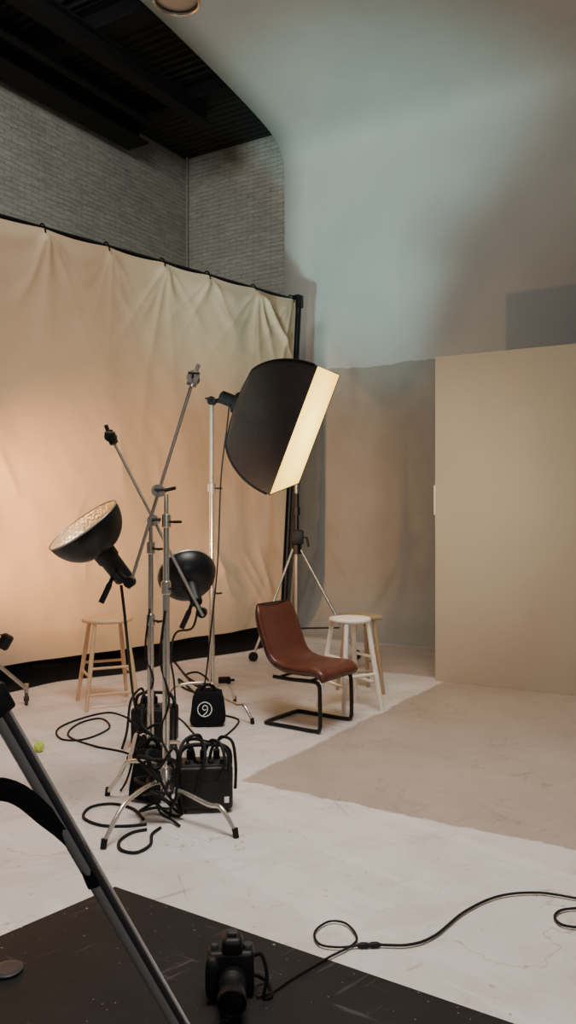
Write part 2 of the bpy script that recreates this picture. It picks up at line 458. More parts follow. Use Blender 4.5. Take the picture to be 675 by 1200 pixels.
for j in range(NZ+1):
    r = []
    for i in range(NS+1):
        u = i/NS; v = j/NZ
        zt = ZT-.006-(sag(SL+(SR-SL)*u))
        z = ZB+(zt-ZB)*v
        s_ = SL+(sright(z)-.05-SL)*u
        edge = min(1, (1-v)/.03)*.9+.1
        redge = min(1, (1-u)/.04)*.85+.15
        r.append(BP(s_, z+.012*noise.noise(V((s_*2, 0, 5)))*(1-v), .03+cloth_d(s_, z)*edge*redge))
    rows.append(r)
bc = thing('backdrop_cloth', 'wrinkled cream muslin backdrop hanging from the tall black frame', 'backdrop', BP(1.2, ZB, 0))
MB().sheet(rows).build('cloth', 'muslin', bc, angle=80)
for ts in ties:
    mm = MB(); mm.tube(cr([BP(ts, ZT-.05, .05), BP(ts, ZT+.02, .03), BP(ts, ZT+.05, -.03), BP(ts, ZT-.03, -.08)], 5), .008, 6)
    mm.build('tie', 'black_cloth', bc)

# black drape along the bottom
rows = []
for j in range(16):
    r = []
    for i in range(90):
        s_ = SL+(3.55-SL)*i/89; q = j/15
        nz = noise.noise(V((s_*2.3, q*2, 2)))
        if q < .35: d, z = .0, .24*(1-q/.35)+.012
        else: d = (q-.35)/.65*(.36+.12*noise.noise(V((s_*1.3, 0, 9)))); z = .012+.02*max(0, nz)*(1-q)
        r.append(BP(s_, z+.0, d+.02*nz-.015))
    rows.append(r)
mm = MB().sheet(rows)
tag(mm.build('black_drape', 'black_cloth', base=BP(1, 0, 0), angle=80), 'black cloth lying along the floor under the cream backdrop', 'cloth')

# ------------------------------------------------------------------ painted flat on the right
PL = F(510, 798); PD = V((.869, -.495, 0)); PB = V((.495, .869, 0))
LEN, PH = 2.44, 2.97
fl = thing('scenic_flat', 'large beige painted freestanding wall panel on the right', 'panel', PL)
rot = Matrix.Rotation(math.atan2(PD.y, PD.x), 3, 'Z')
MB().box(PL+PD*LEN/2+PB*.008+V((0,0,PH/2)), (LEN, .016, PH), rot, .002).build('face_board', 'flat', fl)
for a, b, sz in ((.02, PH/2, (.04,.06,PH)), (LEN-.02, PH/2, (.04,.06,PH)), (LEN/2, .03, (LEN-.08,.06,.05)), (LEN/2, PH-.03, (LEN-.08,.06,.05)), (LEN/2, PH/2, (LEN-.08,.06,.05))):
    MB().box(PL+PD*a+PB*.047+V((0,0,b)), sz, rot, .003).build('frame_batten', 'wood_white', fl)
mm = MB(); q = PL+PB*.03-PD*.006
mm.box(q+V((0,0,1.66)), (.022, .05, .27), rot, .004)
mm.build('handle', 'white_plastic', fl)
for a in (.35, 2.0):
    mm = MB(); p0 = PL+PD*a+PB*.08
    mm.tube([p0+V((0,0,2.1)), p0+PB*.8+V((0,0,.04)), p0+V((0,0,.03))], .02, 8)
    mm.build('brace', 'wood_dark', fl)

# ------------------------------------------------------------------ stands
def knob(mm, p, d, L=.05):
    p, d = V(p), V(d).normalized()
    mm.tube([p, p+d*L], .006, 8)
    q = d.cross(V((0,0,1))); q = q.normalized() if q.length > .1 else V((1,0,0))
    mm.tube([p+d*L-q*.028, p+d*L+q*.028], .007, 8)

def cstand(label, base, h, angs, colls, legR=.47, group='chrome light stands with turtle bases', lean=(0,0), rk=1.0):
    b = V((base[0], base[1], 0)); t = thing('light_stand', label, 'light stand', b, 0, group)
    tp = b+V((lean[0], lean[1], h))
    at = lambda z: b+(tp-b)*(z/h)
    zs = [.1]+list(colls)+[h]; rs = (.0185*rk, .0155*rk, .0125*rk)
    for i in range(len(zs)-1):
        MB().tube([at(zs[i]), at(zs[i+1])], rs[min(i, 2)], 14).build('column', 'chrome', t)
    for i, zc in enumerate(colls):
        mm = MB(); mm.tube([at(zc-.05), at(zc-.045), at(zc+.015), at(zc+.02)], [.019*rk, .025*rk, .025*rk, .018*rk], 14)
        c = mm.build('collar', 'chrome', t)
        mm = MB(); knob(mm, at(zc-.02)+V((.02, -.012, 0)), (.85, -.5, 0)); mm.build('knob', 'black_plastic', c)
    mm = MB(); mm.tube([at(.07), at(.075), at(.24), at(.25)], [.022*rk, .028*rk, .028*rk, .02*rk], 16); mm.build('base_collar', 'chrome', t)
    for i, a in enumerate(angs):
        a = math.radians(a); d = V((math.cos(a), math.sin(a), 0)); z0 = .12+.05*i
        pts = [b+d*.02+V((0,0,z0)), b+d*.10+V((0,0,z0+.025)), b+d*(legR*.62)+V((0,0,z0+.0)), b+d*(legR*.80)+V((0,0,.12)), b+d*legR+V((0,0,.018))]
        l = MB().tube(cr(pts, 6), .0115, 10).build('leg', 'chrome', t)
        e = b+d*legR
        MB().tube([e+V((0,0,.001)), e-d*.008+V((0,0,.045))], .015, 10).build('rubber_foot', 'rubber', l)
    return t

S1 = V((-.622, 4.18, 0)); S2 = V((-.785, 4.68, 0)); S3 = V((-.585, 6.28, 0))
cstand('chrome light stand nearest the camera, carrying the raised boom arm', S1, 1.64, (-37, -119, 141), (1.18, 1.52))
cstand('chrome light stand just behind the nearest one, carrying the lower arm', S2, 1.48, (-15, 65, 118), (.95, 1.36), .42)
cstand('tall chrome light stand under the softbox', S3, 2.40, (-42, 70, 190), (.95, 1.75), .44, rk=1.25)

def grip_arm(label, pts, pivot_t, headdir):
    a, b = V(pts[0]), V(pts[1]); pv = a+(b-a)*pivot_t
    t = thing('grip_arm', label, 'boom arm', pv, 0, 'chrome boom arms')
    MB().tube([a, b], .0085, 10).build('rod', 'steel', t)
    mm = MB(); mm.tube([pv+V((0,-.04,0)), pv+V((0,-.012,0)), pv+V((0,-.010,0)), pv+V((0,-.006,0)), pv+V((0,-.004,0)), pv+V((0,.03,0))], [.032,.032,.024,.024,.032,.032], 20)
    hd = mm.build('pivot_head', 'chrome', t)
    mm = MB(); knob(mm, pv+V((.0,-.04,0)), (.4,-1,.1), .05); mm.build('knob', 'black_plastic', hd)
    MB().tube([pv+V((.02,0,.0)), pv+V((.085,-.01,.015))], .009, 8).build('handle', 'black_plastic', hd)
    mm = MB(); u = (b-a).normalized()
    mm.tube([a-u*.05, a-u*.045, a+u*.03, a+u*.035], [.016, .026, .026, .016], 16)
    mm.tube([a+V((0,-.04,0))-u*.01, a+V((0,.03,0))-u*.01], .03, 18)
    hd2 = mm.build('end_head', headdir, t)
    mm = MB(); knob(mm, a+V((0,-.04,0))-u*.01, (.3,-1,.5), .04); mm.build('knob', 'black_plastic', hd2)
    MB().tube([a-u*.045, a-u*.085+V((.005,0,0))], .012, 8).build('spigot', headdir, hd2)
    return t
A1 = (P(226, 446, 4.11), P(151, 690, 4.11)); A2 = (P(131, 514, 4.61), P(238, 722, 4.61))
grip_arm('boom arm slanting up to the right with its bright end raised highest', A1, .53, 'chrome')
grip_arm('boom arm slanting up to the left with a black clamp end', A2, .46, 'black_metal')

# ------------------------------------------------------------------ dish lights
def dish(label, rim, axis, Rr, depth, mountp, inner, hs=1.0, hl=1.0):
    rim, ax = V(rim), V(axis).normalized()
    t = thing('dish_light', label, 'studio light', rim-ax*(depth+.12), 0, 'black dish reflector lights')
    N = 16
    out = [(.058*hs+(Rr-.058*hs)*(1-(i/N)**1.9)**.58, -depth*i/N) for i in range(N+1)]
    MB().lathe(out, rim, ax, 48).build('reflector', 'black_metal', t, angle=60)
    inn = [(max(.05*hs, r-.006), h*.985) for r, h in out]
    MB().lathe(inn+[(1e-6, -depth*.985)], rim, ax, 48).build('inner_reflector', inner, t, angle=60)
    ring = [(Rr+.004*math.cos(q), .004*math.sin(q)) for q in [2*PI*k/8 for k in range(8)]]
    MB().lathe(ring, rim, ax, 48, closed=True).build('rim', 'steel', t)
    MB().lathe([(1e-6, -depth*.45), (.018, -depth*.48), (.024, -depth*.6), (.022, -depth*.97)], rim, ax, 20).build('lamp_bulb', 'bulb', t)
    e = .19*hl
    MB().lathe([(1e-6, -depth-e), (.042*hs, -depth-e), (.05*hs, -depth-e+.01), (.052*hs, -depth-.06), (.06*hs, -depth-.05), (.062*hs, -depth+.01), (.05*hs, -depth+.012)], rim, ax, 28).build('lamp_head', 'black_plastic', t)
    c = rim-ax*(depth+.11*hl)
    mp = V(mountp)
    mm = MB(); mm.tube(cr([c, c+(mp-c)*.5+V((0,-.02,-.01)), mp], 5), .016, 10); mm.tube([mp-V((0,.03,0)), mp+V((0,.03,0))], .028, 16)
    mm.build('tilt_mount', 'black_metal', t)
    mm = MB(); g = c-V((.01,0,.03)); mm.tube(cr([g, g+V((-.02,-.02,-.06)), g+V((-.06,-.03,-.15))], 5), [.011]*5+[.016]*6, 10); mm.build('handle', 'black_plastic', t)
    return t
D1rim = P(97, 615, 4.2); D1ax = V((-.53, -.30, .79))
dish('black dish light with its silver inside tilted up on the left', D1rim, D1ax, .205, .175, P(152, 682, 4.13), 'silver_reflector')
D2mid = P(221, 679, 4.82); D2ax = V((-.30, .80, .52)).normalized()
dish('round black dish light turned away toward the backdrop', D2mid+D2ax*.05, D2ax, .172, .125, P(237, 718, 4.64), 'silver_reflector', .72, .8)

# ------------------------------------------------------------------ softbox
u = V((.349, -.17, .92)).normalized(); w = V((.25, 1.2, .16)); w = (w-u*w.dot(u)).normalized(); nrm = w.cross(u).normalized()
C0 = V((.128, 6.21, 2.175)); hu, hw, DP = .475, .575, .55
sb = thing('softbox', 'large black softbox with glowing warm white front', 'softbox', C0-nrm*DP)
rows = []; NA = 96
for i in range(31):
    tt = (i/30)**1.6; ex = 1.9
    sc = .15+.85*(1-(1-tt)**ex)**(1/ex); k = min(1, tt*6)
    row = []
    for j in range(NA+1):
        th = 2*PI*j/NA+PI/4; c_, s_ = math.cos(th), math.sin(th); mx = max(abs(c_), abs(s_))
        sq = V((c_/mx, s_/mx)); ci = V((c_, s_))
        q = ci*(1-k)+sq*k
        e = 1-.13*math.sin(PI*tt)**.8*(1-min(abs(c_), abs(s_))/mx)
        a = hu*sc; b = hu*sc*(1-k)+hw*sc*k
        row.append(C0+u*q.x*a*e+w*q.y*b*e-nrm*DP*(1-tt))
    rows.append(row)
lip = [p+nrm*.02 for p in rows[-1]]
rows.append(lip)
MB().sheet(rows).build('shell', 'softbox_cloth', sb, angle=30)
mm = MB(); rr = []
for i in range(9):
    r_ = []
    for j in range(9):
        a, b = -1+i/4, -1+j/4
        r_.append(C0+u*a*(hu-.002)+w*b*(hw-.002)+nrm*(.016+.016*(1-a*a)*(1-b*b)))
    rr.append(r_)
mm.sheet(rr).build('diffuser', 'diffuser', sb)
cs = [C0+u*a*hu+w*b*hw+nrm*.02 for a, b in ((1,1),(1,-1),(-1,-1),(-1,1))]
mm = MB(); mm.tube([cs[0], cs[1], cs[2], cs[3]], .003, 8, closed=True); mm.build('edge_binding', 'softbox_cloth', sb)
for q in range(4):
    mm = MB(); mm.tube([rows[i][q*NA//4] for i in range(0, 31)], .008, 6); mm.build('seam', 'black_cloth', sb)
rb = C0-nrm*DP
MB().tube([rb-nrm*.04, rb-nrm*.03, rb+nrm*.02], [.075, .085, .085], 24).build('speed_ring', 'matte_black', sb)
MB().tube([rb-nrm*.16, rb-nrm*.15, rb-nrm*.04], [.035, .05, .05], 20).build('lamp_head', 'matte_black', sb)
mt = rb-nrm*.10
tp3 = V((S3.x, S3.y, 2.40))
mm = MB(); mm.tube([mt, tp3+V((.03, 0, 0)), tp3], .018, 10); mm.tube([tp3+V((0,-.04,0)), tp3+V((0,.04,0))], .033, 18)
tm = mm.build('tilt_mount', 'matte_black', sb)
mm = MB(); knob(mm, tp3+V((0,-.04,.0)), (-.3,-1,.2), .05); mm.build('knob', 'matte_black', tm)

# ------------------------------------------------------------------ crank stand behind the softbox
CSB = V((.09, 8.8, 0))
ck = thing('crank_stand', 'tall tripod crank stand with black gearbox behind the softbox', 'light stand', CSB)
MB().tube([CSB+V((0,0,.22)), CSB+V((0,0,1.35))], .026, 14).build('column', 'steel', ck)
MB().tube([CSB+V((0,0,1.3)), CSB+V((0,0,1.75))], .028, 14).build('column', 'black_metal', ck)
MB().tube([CSB+V((0,0,1.7)), CSB+V((0,0,2.75))], .020, 14).build('column', 'steel', ck)
mm = MB(); mm.tube([CSB+V((0,0,1.10)), CSB+V((0,0,1.20))], .055, 16); mm.build('leg_collar', 'black_metal', ck)
mm = MB(); mm.box(CSB+V((.01,-.04,1.28)), (.13,.14,.16), None, .02); gb = mm.build('gearbox', 'black_plastic', ck)
mm = MB(); mm.tube([CSB+V((.07,-.06,1.28)), CSB+V((.11,-.06,1.28)), CSB+V((.13,-.08,1.18))], .012, 8); mm.build('crank_handle', 'black_metal', gb)
mm = MB(); mm.tube([CSB+V((0,0,1.52)), CSB+V((0,0,1.6))], .042, 16); mm.build('collar', 'black_metal', ck)
for f in (V((-.36, 8.5, 0)), V((.72, 8.62, 0)), V((.0, 9.5, 0))):
    a = CSB+V((0,0,1.16)); d = (f-CSB).normalized()
    lg = MB().tube([a+d*.04, f+V((0,0,.06))], .015, 10).build('leg', 'steel', ck)
    mm = MB(); mm.tube([f+V((0,-.02,.05)), f+V((0,.02,.05))], .049, 18); mm.build('caster', 'rubber', lg)
    mid = a+(f-a)*.72
    MB().tube([CSB+V((0,0,.30)), mid], .009, 8).build('brace', 'black_metal', ck)
MB().tube([CSB+V((0,0,.2)), CSB+V((0,0,.34))], .045, 14).build('brace_collar', 'black_metal', ck)

# ------------------------------------------------------------------ rolling stand at the left edge
b = V((-2.52, 6.32, 0))
rs_ = thing('rolling_stand', 'rolling stand leg with grey caster at the left edge', 'light stand', b)
MB().tube([b+V((0,0,.3)), b+V((0,0,1.3))], .022, 12).build('column', 'steel', rs_)
MB().tube([b+V((0,0,.50)), b+V((0,0,.62))], .05, 14).build('leg_collar', 'black_metal', rs_)
for k, f in enumerate((F(31, 826), b+V((-.35, .2, 0)), b+V((-.3, -.4, 0)))):
    f = V((f.x, f.y, 0)); d = (f-b).normalized()
    lg = MB().tube([b+d*.05+V((0,0,.56)), f+V((0,0,.13))], .016, 10).build('leg', 'steel', rs_)
    MB().tube([f+V((0,0,.10)), f+V((0,0,.17))], .018, 10).build('caster_fork', 'steel', lg)
    mm = MB(); mm.lathe([(.02,-.014), (.044,-.014), (.05,-.006), (.05,.006), (.044,.014), (.02,.014)], f+V((0,0,.05)), (.9,.3,0), 22, closed=True)
    mm.tube([f+V((-.02,-.007,.05)), f+V((.02,.007,.05))], .02, 12); mm.build('caster', 'pack_grey', lg)
mm = MB(); mm.box(P(6, 752, 6.28), (.09,.07,.12), Matrix.Rotation(.5, 3, 'Y'), .02); cp = mm.build('clamp', 'black_plastic', rs_)
mm = MB(); knob(mm, P(6, 745, 6.24), (.2,-1,.3)); mm.build('knob', 'black_plastic', cp)

# ------------------------------------------------------------------ stools
def stool(label, c, h, sw, sd_, spread, rz, mat, rungs, group=None, square=False, lr=.017):
    t = thing('stool', label, 'stool', (c[0], c[1], 0), rz, group)
    mm = MB(); T = .036
    if square:
        mm.box((0,0,h-T/2), (sw, sd_, T), None, .012, 3)
    else:
        prof = [(1e-6, h-T), (.90, h-T), (.97, h-T+.006), (1, h-T+.014), (1, h-.012), (.96, h-.002), (.85, h), (.5, h-.004), (1e-6, h-.006)]
        mm.lathe([(r, z) for r, z in prof], (0,0,0), (0,0,1), 40)
        for v in mm.bm.verts: v.co.x *= sw/2; v.co.y *= sd_/2
    mm.build('seat', mat, t, local=True)
    tops, feet = [], []
    for sx_, sy_ in ((1,1), (1,-1), (-1,-1), (-1,1)):
        a = V((sx_*sw*.30, sy_*sd_*.30, h-T)); f = V((sx_*spread, sy_*spread, 0)); tops.append(a); feet.append(f)
        MB().tube([f, f+(a-f)*.5, a], [lr*.85, lr*1.08, lr*.95], 12).build('leg', mat, t, local=True)
    for z, pairs in rungs:
        for i in pairs:
            j = (i+1) % 4; k = z/(h-T)
            MB().tube([feet[i]+(tops[i]-feet[i])*k, feet[j]+(tops[j]-feet[j])*k], lr*.62, 10).build('rung', mat, t, local=True)
    return t
s1 = P(126, 0, 6.62)
stool('pale wooden stool in front of the cream backdrop', (s1.x, 6.62), .70, .41, .36, .205, .42, 'wood_pale', ((.26, (0, 2)), (.32, (1, 3)), (.12, (1,))), 'wooden stools')
s2 = P(410, 0, 6.42)
stool('whitewashed round stool behind the brown leather chair', (s2.x, 6.42), .725, .33, .33, .18, .52, 'wood_white', ((.22, (0, 2)), (.29, (1, 3)), (.42, (0, 2))), 'wooden stools', lr=.019)
s3 = P(422, 0, 7.05)
stool('darker wooden stool mostly hidden behind the whitewashed stool', (s3.x, 7.05), .67, .29, .29, .15, .35, 'wood_dark', ((.25, (0, 2)), (.2, (1, 3))), 'wooden stools', square=True)

# ------------------------------------------------------------------ leather chair
chb = V((.150, 6.02, 0)); crz = math.atan2(-.57, .82)
ch = thing('lounge_chair', 'brown leather chair with curved shell on a black cantilever base', 'chair', chb, crz)
cl = cr([V((.256,0,.366)), V((.243,0,.404)), V((.178,0,.421)), V((.06,0,.415)), V((-.06,0,.412)), V((-.15,0,.434)), V((-.217,0,.498)), V((-.265,0,.606)), V((-.315,0,.74)), V((-.352,0,.858))], 8)
def nrm_at(i):
    n = len(cl); d = (cl[min(i+1, n-1)]-cl[max(i-1, 0)]).normalized()
    return V((d.z, 0, -d.x))
def width_at(i):
    ii = i/(len(cl)-1); w_ = .50
    if ii > .80: q = (ii-.80)/.20; w_ *= (1-.20*q**3.0)
    if ii < .10: q = (.10-ii)/.10; w_ *= (1-.08*q**2)
    return w_
def cupo(ii): return .035*(1 if .5 < ii else .3+.7*max(0, (ii-.3)/.2))
TH = .08
def shell_rows(side, thick):
    rows = []; n = len(cl)
    for i, p in enumerate(cl):
        nn = nrm_at(i); ii = i/(n-1); w_ = width_at(i)
        endt = min(1, (min(i, n-1-i)/5+.06))**.5
        r = []
        for j in range(73):
            v = -1+2*j/72
            cup = cupo(ii)*v*v
            chan = abs(math.sin(v*PI*5.5+PI/2))**.35
            edge = max(0, 1-abs(v)**9)**.6
            off = cup+side*thick*.5*endt*edge*(.96+.04*chan if side > 0 else 1.0)
            r.append(V((p.x, v*w_/2, p.z))+nn*off)
        rows.append(r)
    return rows
mm = MB(); up_rows = shell_rows(1, TH); lo_rows = shell_rows(-1, TH)
g = [[mm.bm.verts.new(p) for p in a+b[::-1]] for a, b in zip(up_rows, lo_rows)]
Lr = len(g[0])
for i in range(len(g)-1):
    for j in range(Lr):
        mm.bm.faces.new((g[i][j], g[i][(j+1) % Lr], g[i+1][(j+1) % Lr], g[i+1][j]))
mm.bm.faces.new(g[0]); mm.bm.faces.new(g[-1][::-1])
bmesh.ops.remove_doubles(mm.bm, verts=mm.bm.verts[:], dist=.0004)
shl = mm.build('seat_shell', 'leather', ch, local=True, angle=60)
mm = MB(); pts = []; nc = len(cl)-1
for i in range(len(cl)): pts.append(V((cl[i].x, width_at(i)/2, cl[i].z))+nrm_at(i)*cupo(i/nc))
for i in range(len(cl)-1, -1, -1): pts.append(V((cl[i].x, -width_at(i)/2, cl[i].z))+nrm_at(i)*cupo(i/nc))
mm.tube(pts, .006, 8, closed=True)
mm.build('piping', 'leather_dark', shl, local=True)
yw = .215
half = [V((-.16, -yw, .359)), V((.0, -yw, .356)), V((.18, -yw, .360)), V((.226, -yw, .342)), V((.236, -yw, .29)), V((.24, -yw, .10)), V((.235, -yw, .035)), V((.20, -yw, .015)), V((0, -yw, .015)), V((-.21, -yw, .015)), V((-.24, -yw+.03, .015)), V((-.245, -.1, .015))]
path = half+[V((p.x, -p.y, p.z)) for p in half[::-1]]
MB().tube(cr(path, 5), .0145, 12).build('cantilever_frame', 'black_metal', ch, local=True)
for x_ in (-.12, .14): MB().tube([(x_, -yw, .358), (x_, yw, .358)], .010, 10).build('cross_bar', 'black_metal', ch, local=True)

# ------------------------------------------------------------------ power packs
def pack(label, c, rz, s, cables):
    t = thing('power_pack', label, 'power pack', (c[0], c[1], 0), rz, 'black power packs')
    X, Y, Z = s
    MB().box((0,0,Z/2+.01), (X, Y, Z-.02), None, .018, 3).build('body', 'black_plastic', t, local=True)
    pn = MB().box((0, 0, Z-.001), (X-.05, Y-.05, .012), None, .004).build('control_panel', 'pack_grey', t, local=True)
    for i in range(4):
        MB().tube([(-.09+.06*i, -.05, Z+.003), (-.09+.06*i, -.05, Z+.022), (-.09+.06*i, -.05, Z+.025)], [.015, .014, .010], 14).build('knob', 'black_plastic', pn, local=True)
    for i in range(3):
        MB().tube([(-.08+.07*i, .04, Z+.003), (-.08+.07*i, .04, Z+.05), (-.08+.07*i, .04, Z+.055)], [.018, .018, .012], 14).build('plug', 'rubber', t, local=True)
    MB().tube(cr([(-X/2+.01, 0, Z-.03), (-X/2+.015, 0, Z+.05), (-X/2+.06, 0, Z+.085), (0, 0, Z+.09), (X/2-.06, 0, Z+.085), (X/2-.015, 0, Z+.05), (X/2-.01, 0, Z-.03)], 5), .011, 10).build('handle', 'rubber', t, local=True)
    MB().box((.0, -Y/2-.001, Z*.42), (X*.8, .006, Z*.5), None, .003).build('side_plate', 'black_plastic', t, local=True)
    MB().box((.11, -Y/2-.003, Z*.30), (.024, .006, .03), None, .001).build('label_plate', 'emblem_white', t, local=True)
    for a in cables:
        MB().tube(cr(a, 7), .0085, 8).build('lead', 'rubber', t, local=True)
    for sx_ in (-1, 1):
        for sy_ in (-1, 1):
            MB().tube([(sx_*(X/2-.035), sy_*(Y/2-.035), 0), (sx_*(X/2-.035), sy_*(Y/2-.035), .02)], .014, 10).build('foot', 'rubber', t, local=True)
    return t
pack('black power pack with looped leads beside the nearest stand', (-.435, 4.30), .10, (.285, .2, .24),
     [[(-.08,.04,.29), (-.09,.05,.34), (-.02,0,.35), (.0,-.10,.30), (-.03,-.125,.20), (-.05,-.13,.1)],
      [(.06,.04,.29), (.08,.02,.36), (.14,-.03,.35), (.158,-.06,.24), (.155,-.08,.12)],
      [(.0,.04,.28), (.03,.0,.35), (.08,-.08,.35), (.10,-.125,.26), (.06,-.13,.18)],
      [(-.05,-.03,.24), (-.07,-.05,.33), (-.11,-.07,.34), (-.13,-.09,.29), (-.13,-.10,.21)],
      [(.02,-.02,.24), (.04,-.05,.33), (.09,-.07,.34), (.12,-.09,.29), (.12,-.10,.22)],
      [(-.01,.04,.29), (-.03,.03,.37), (-.10,.0,.36), (-.135,-.06,.30), (-.14,-.115,.18), (-.12,-.125,.08)]])
pack('black power pack behind the stands near the pale stool', (-.885, 5.45), -.1, (.28, .2, .26),
     [[(-.08,.04,.31), (-.1,.02,.37), (-.15,-.05,.3), (-.155,-.12,.12), (-.17,-.18,.02)],
      [(-.01,.04,.31), (-.02,-.03,.38), (-.06,-.10,.33), (-.05,-.12,.2), (-.0,-.125,.12)],
      [(.06,.04,.31), (.09,.0,.36), (.155,-.06,.28), (.17,-.13,.08), (.2,-.2,.01)]])

# ------------------------------------------------------------------ sandbags
def sandbag(label, c, rz, s, emblem=None, seed=0, taper=.35, e=.5, group='black sandbags on the stands', lean=.20):
    t = thing('sandbag', label, 'sandbag', c, rz, group)
    X, Y, Z = s
    for k in (-1, 1):
        mm = MB(); mm.puff((0, k*Y*.25, Z*.46), (X, Y*.5, Z*.9), Matrix.Rotation(k*lean, 3, 'X'), e, .06, seed+k, taper=taper)
        mm.build('pouch', 'black_cloth', t, local=True, angle=80)
    MB().tube(cr([(-X*.25, 0, Z*.75), (-X*.16, 0, Z*.98), (0, 0, Z*1.06), (X*.16, 0, Z*.98), (X*.25, 0, Z*.75)], 5), .012, 8).build('strap', 'black_cloth', t, local=True)
    if emblem:
        er = emblem
        M_ = Matrix.Translation(V((-.018, -Y*.58, Z*.50))) @ Matrix.Rotation(PI/2-lean*1.3, 4, 'X') @ Matrix.Rotation(.10, 4, 'Z')
        mm = MB()
        ring = [V((er*math.cos(2*PI*k/40), er*math.sin(2*PI*k/40), 0)) for k in range(40)]
        mm.tube([M_ @ p for p in ring], er*.065, 8, closed=True)
        # curled mark joined to the ring: a loop whose tail sweeps down into the ring
        curl = [(.18,.02), (.02,-.10), (-.20,-.02), (-.28,.22), (-.16,.46), (.10,.54), (.34,.40), (.42,.12), (.36,-.20), (.16,-.50), (-.12,-.70), (-.36,-.88)]
        mm.tube([M_ @ V((a*er, b*er, 0)) for a, b in [(p.x, p.y) for p in cr([V((a, b, 0)) for a, b in curl], 5)]], er*.062, 8)
        mm.build('emblem', 'emblem_white', t, local=True, smooth=False)
    return t
sandbag('black sandbag with a round white emblem on the softbox stand', (-.585, 6.00, 0), .05, (.27, .22, .27), .050, 1, .22, .36, lean=.12)
sandbag('black sandbag slumped between the two nearest stands', (-.735, 4.45, 0), -.3, (.20, .20, .30), None, 9, .25, .34, lean=.14)

# ------------------------------------------------------------------ tennis ball, connector block
q = F(46, 881)
tb = thing('tennis_ball', 'yellow green tennis ball on the white floor', 'ball', (q.x, q.y, 0))
mm = MB(); mm.puff((0,0,.0335), (.067,.067,.067), e=1, n=32, mrings=20); mm.build('felt', 'tennis_felt', tb, local=True)
mm = MB(); pts = []
for k in range(64):
    a = 2*PI*k/64; bb = .44*math.sin(2*a)*1.6
    p = V((math.cos(a)*math.cos(bb), math.sin(a)*math.cos(bb), math.sin(bb))); pts.append(p*.0332+V((0,0,.0335)))
mm.tube(pts, .0012, 6, closed=True); mm.build('seam', 'white_plastic', tb, local=True)
q = F(263, 801)
tag(MB().box((q.x, q.y, .03), (.11,.06,.06), Matrix.Rotation(.2,3,'Z'), .012, 3).tube([q+V((.04,0,.03)), q+V((.09,.01,.03))], .012, 8).build('cable_connector', 'rubber', base=q), 'small black cable connector block on floor behind the softbox stand', 'connector')
q = F(8, 1139, .004)
tag(MB().lathe([(1e-6,0), (.05,0), (.053,.004), (.053,.011), (.048,.014), (.03,.0125), (1e-6,.0125)], q, (0,0,1), 32).build('lens_cap', 'pack_grey', base=q), 'dark grey round cap lying on the black mat at left edge', 'cap')

# ------------------------------------------------------------------ cables
def cable(label, pts, r=.006, group=None, k=8, name='cable'):
    p0 = V(pts[0])
    o = MB().tube(cr(pts, k), r, 8).build(name, 'rubber', base=V((p0.x, p0.y, p0.z)))
    return tag(o, label, 'cable', group)
fl_ = lambda *ps, z=.007: [F(a, b, z) for a, b in ps]
cable('looped black cable coiled on the white floor beside the pale stool', fl_((152,842),(128,835),(95,842),(68,854),(72,866),(100,866),(128,853),(118,842),(92,848),(80,862),(110,874),(140,880),(162,887)), .007)
cable('black cable loop on the floor left of the nearest stand', fl_((172,966),(148,968),(118,967),(98,958),(106,946),(132,942),(156,948),(168,960)), .008)
cable('small black cable loop in front of the nearest stand', fl_((188,970),(178,978),(176,990),(160,999),(142,996),(140,986),(154,976),(172,972)), .008)
cable('black cable running across the floor to the sandbag with emblem', fl_((204,838),(215,846),(235,866),(258,866),(280,845),(262,838)), .007)
cable('tangled black cable on the floor beyond the dish lights', fl_((205,776),(225,800),(240,806),(218,792),(232,788),(246,800),(236,812),(215,806),(210,796),(228,812)), .010)
cable('black lead hanging from the silver dish light to the power pack', [P(142,686,4.24), P(146,720,4.3), P(151,770,4.6), P(156,815,5.0), P(160,835,5.34)], .008)
cable('black lead hanging from the round dish light to the floor', [P(233,703,4.78), P(226,735,4.85), P(206,742,5.0), P(200,770,5.2), P(204,800,5.5), F(206,850,.01), F(200,868,.01)], .007)
cable('black lead hanging beside the softbox stand', [mt+V((.02,-.05,-.05)), P(266,500,6.2), P(259,560,6.2), P(255,660,6.2), P(247,740,6.18), P(240,800,6.15), F(228,842,.01)], .006)
def tangle(c, r0, z0, z1, n, seed):
    # loose loops: wandering angle, radius and height that trend downwards
    pts = []; rr = random.Random(seed); a = rr.uniform(0, 6)
    for i in range(n):
        a += rr.uniform(.5, 1.7)*(1 if rr.random() < .8 else -1); q = i/(n-1)
        z = max(.012, z0+(z1-z0)*q+rr.uniform(-.06, .06)*(z0-z1)/.3)
        pts.append(V(c)+V((math.cos(a)*r0*rr.uniform(.45, 1.25), math.sin(a)*r0*rr.uniform(.4, .9), z)))
    return pts
cable('black lead wound down the nearest stand', [S1+V((.0,-.03,1.05)), S1+V((-.03,.0,.8)), S1+V((.02,-.03,.6)), S1+V((-.03,.0,.42)), S1+V((.02,-.03,.3)), S1+V((-.05,.08,.15)), S1+V((-.08,.12,.02))], .006)
cable('messy black lead bunched around the lowest part of the nearest stand', tangle(S1+V((-.03,-.05,0)), .11, .34, .03, 40, 21), .0075)
cable('loose black lead slung low on the nearest stand beside its power pack', [S1+V((.02,-.03,.32)), S1+V((.06,-.05,.20)), S1+V((.05,-.07,.10)), S1+V((.0,-.09,.18)), S1+V((-.05,-.06,.28)), S1+V((-.06,-.03,.16)), S1+V((-.02,-.08,.05)), S1+V((.04,-.10,.02)), S1+V((.09,-.16,.01))], .007)
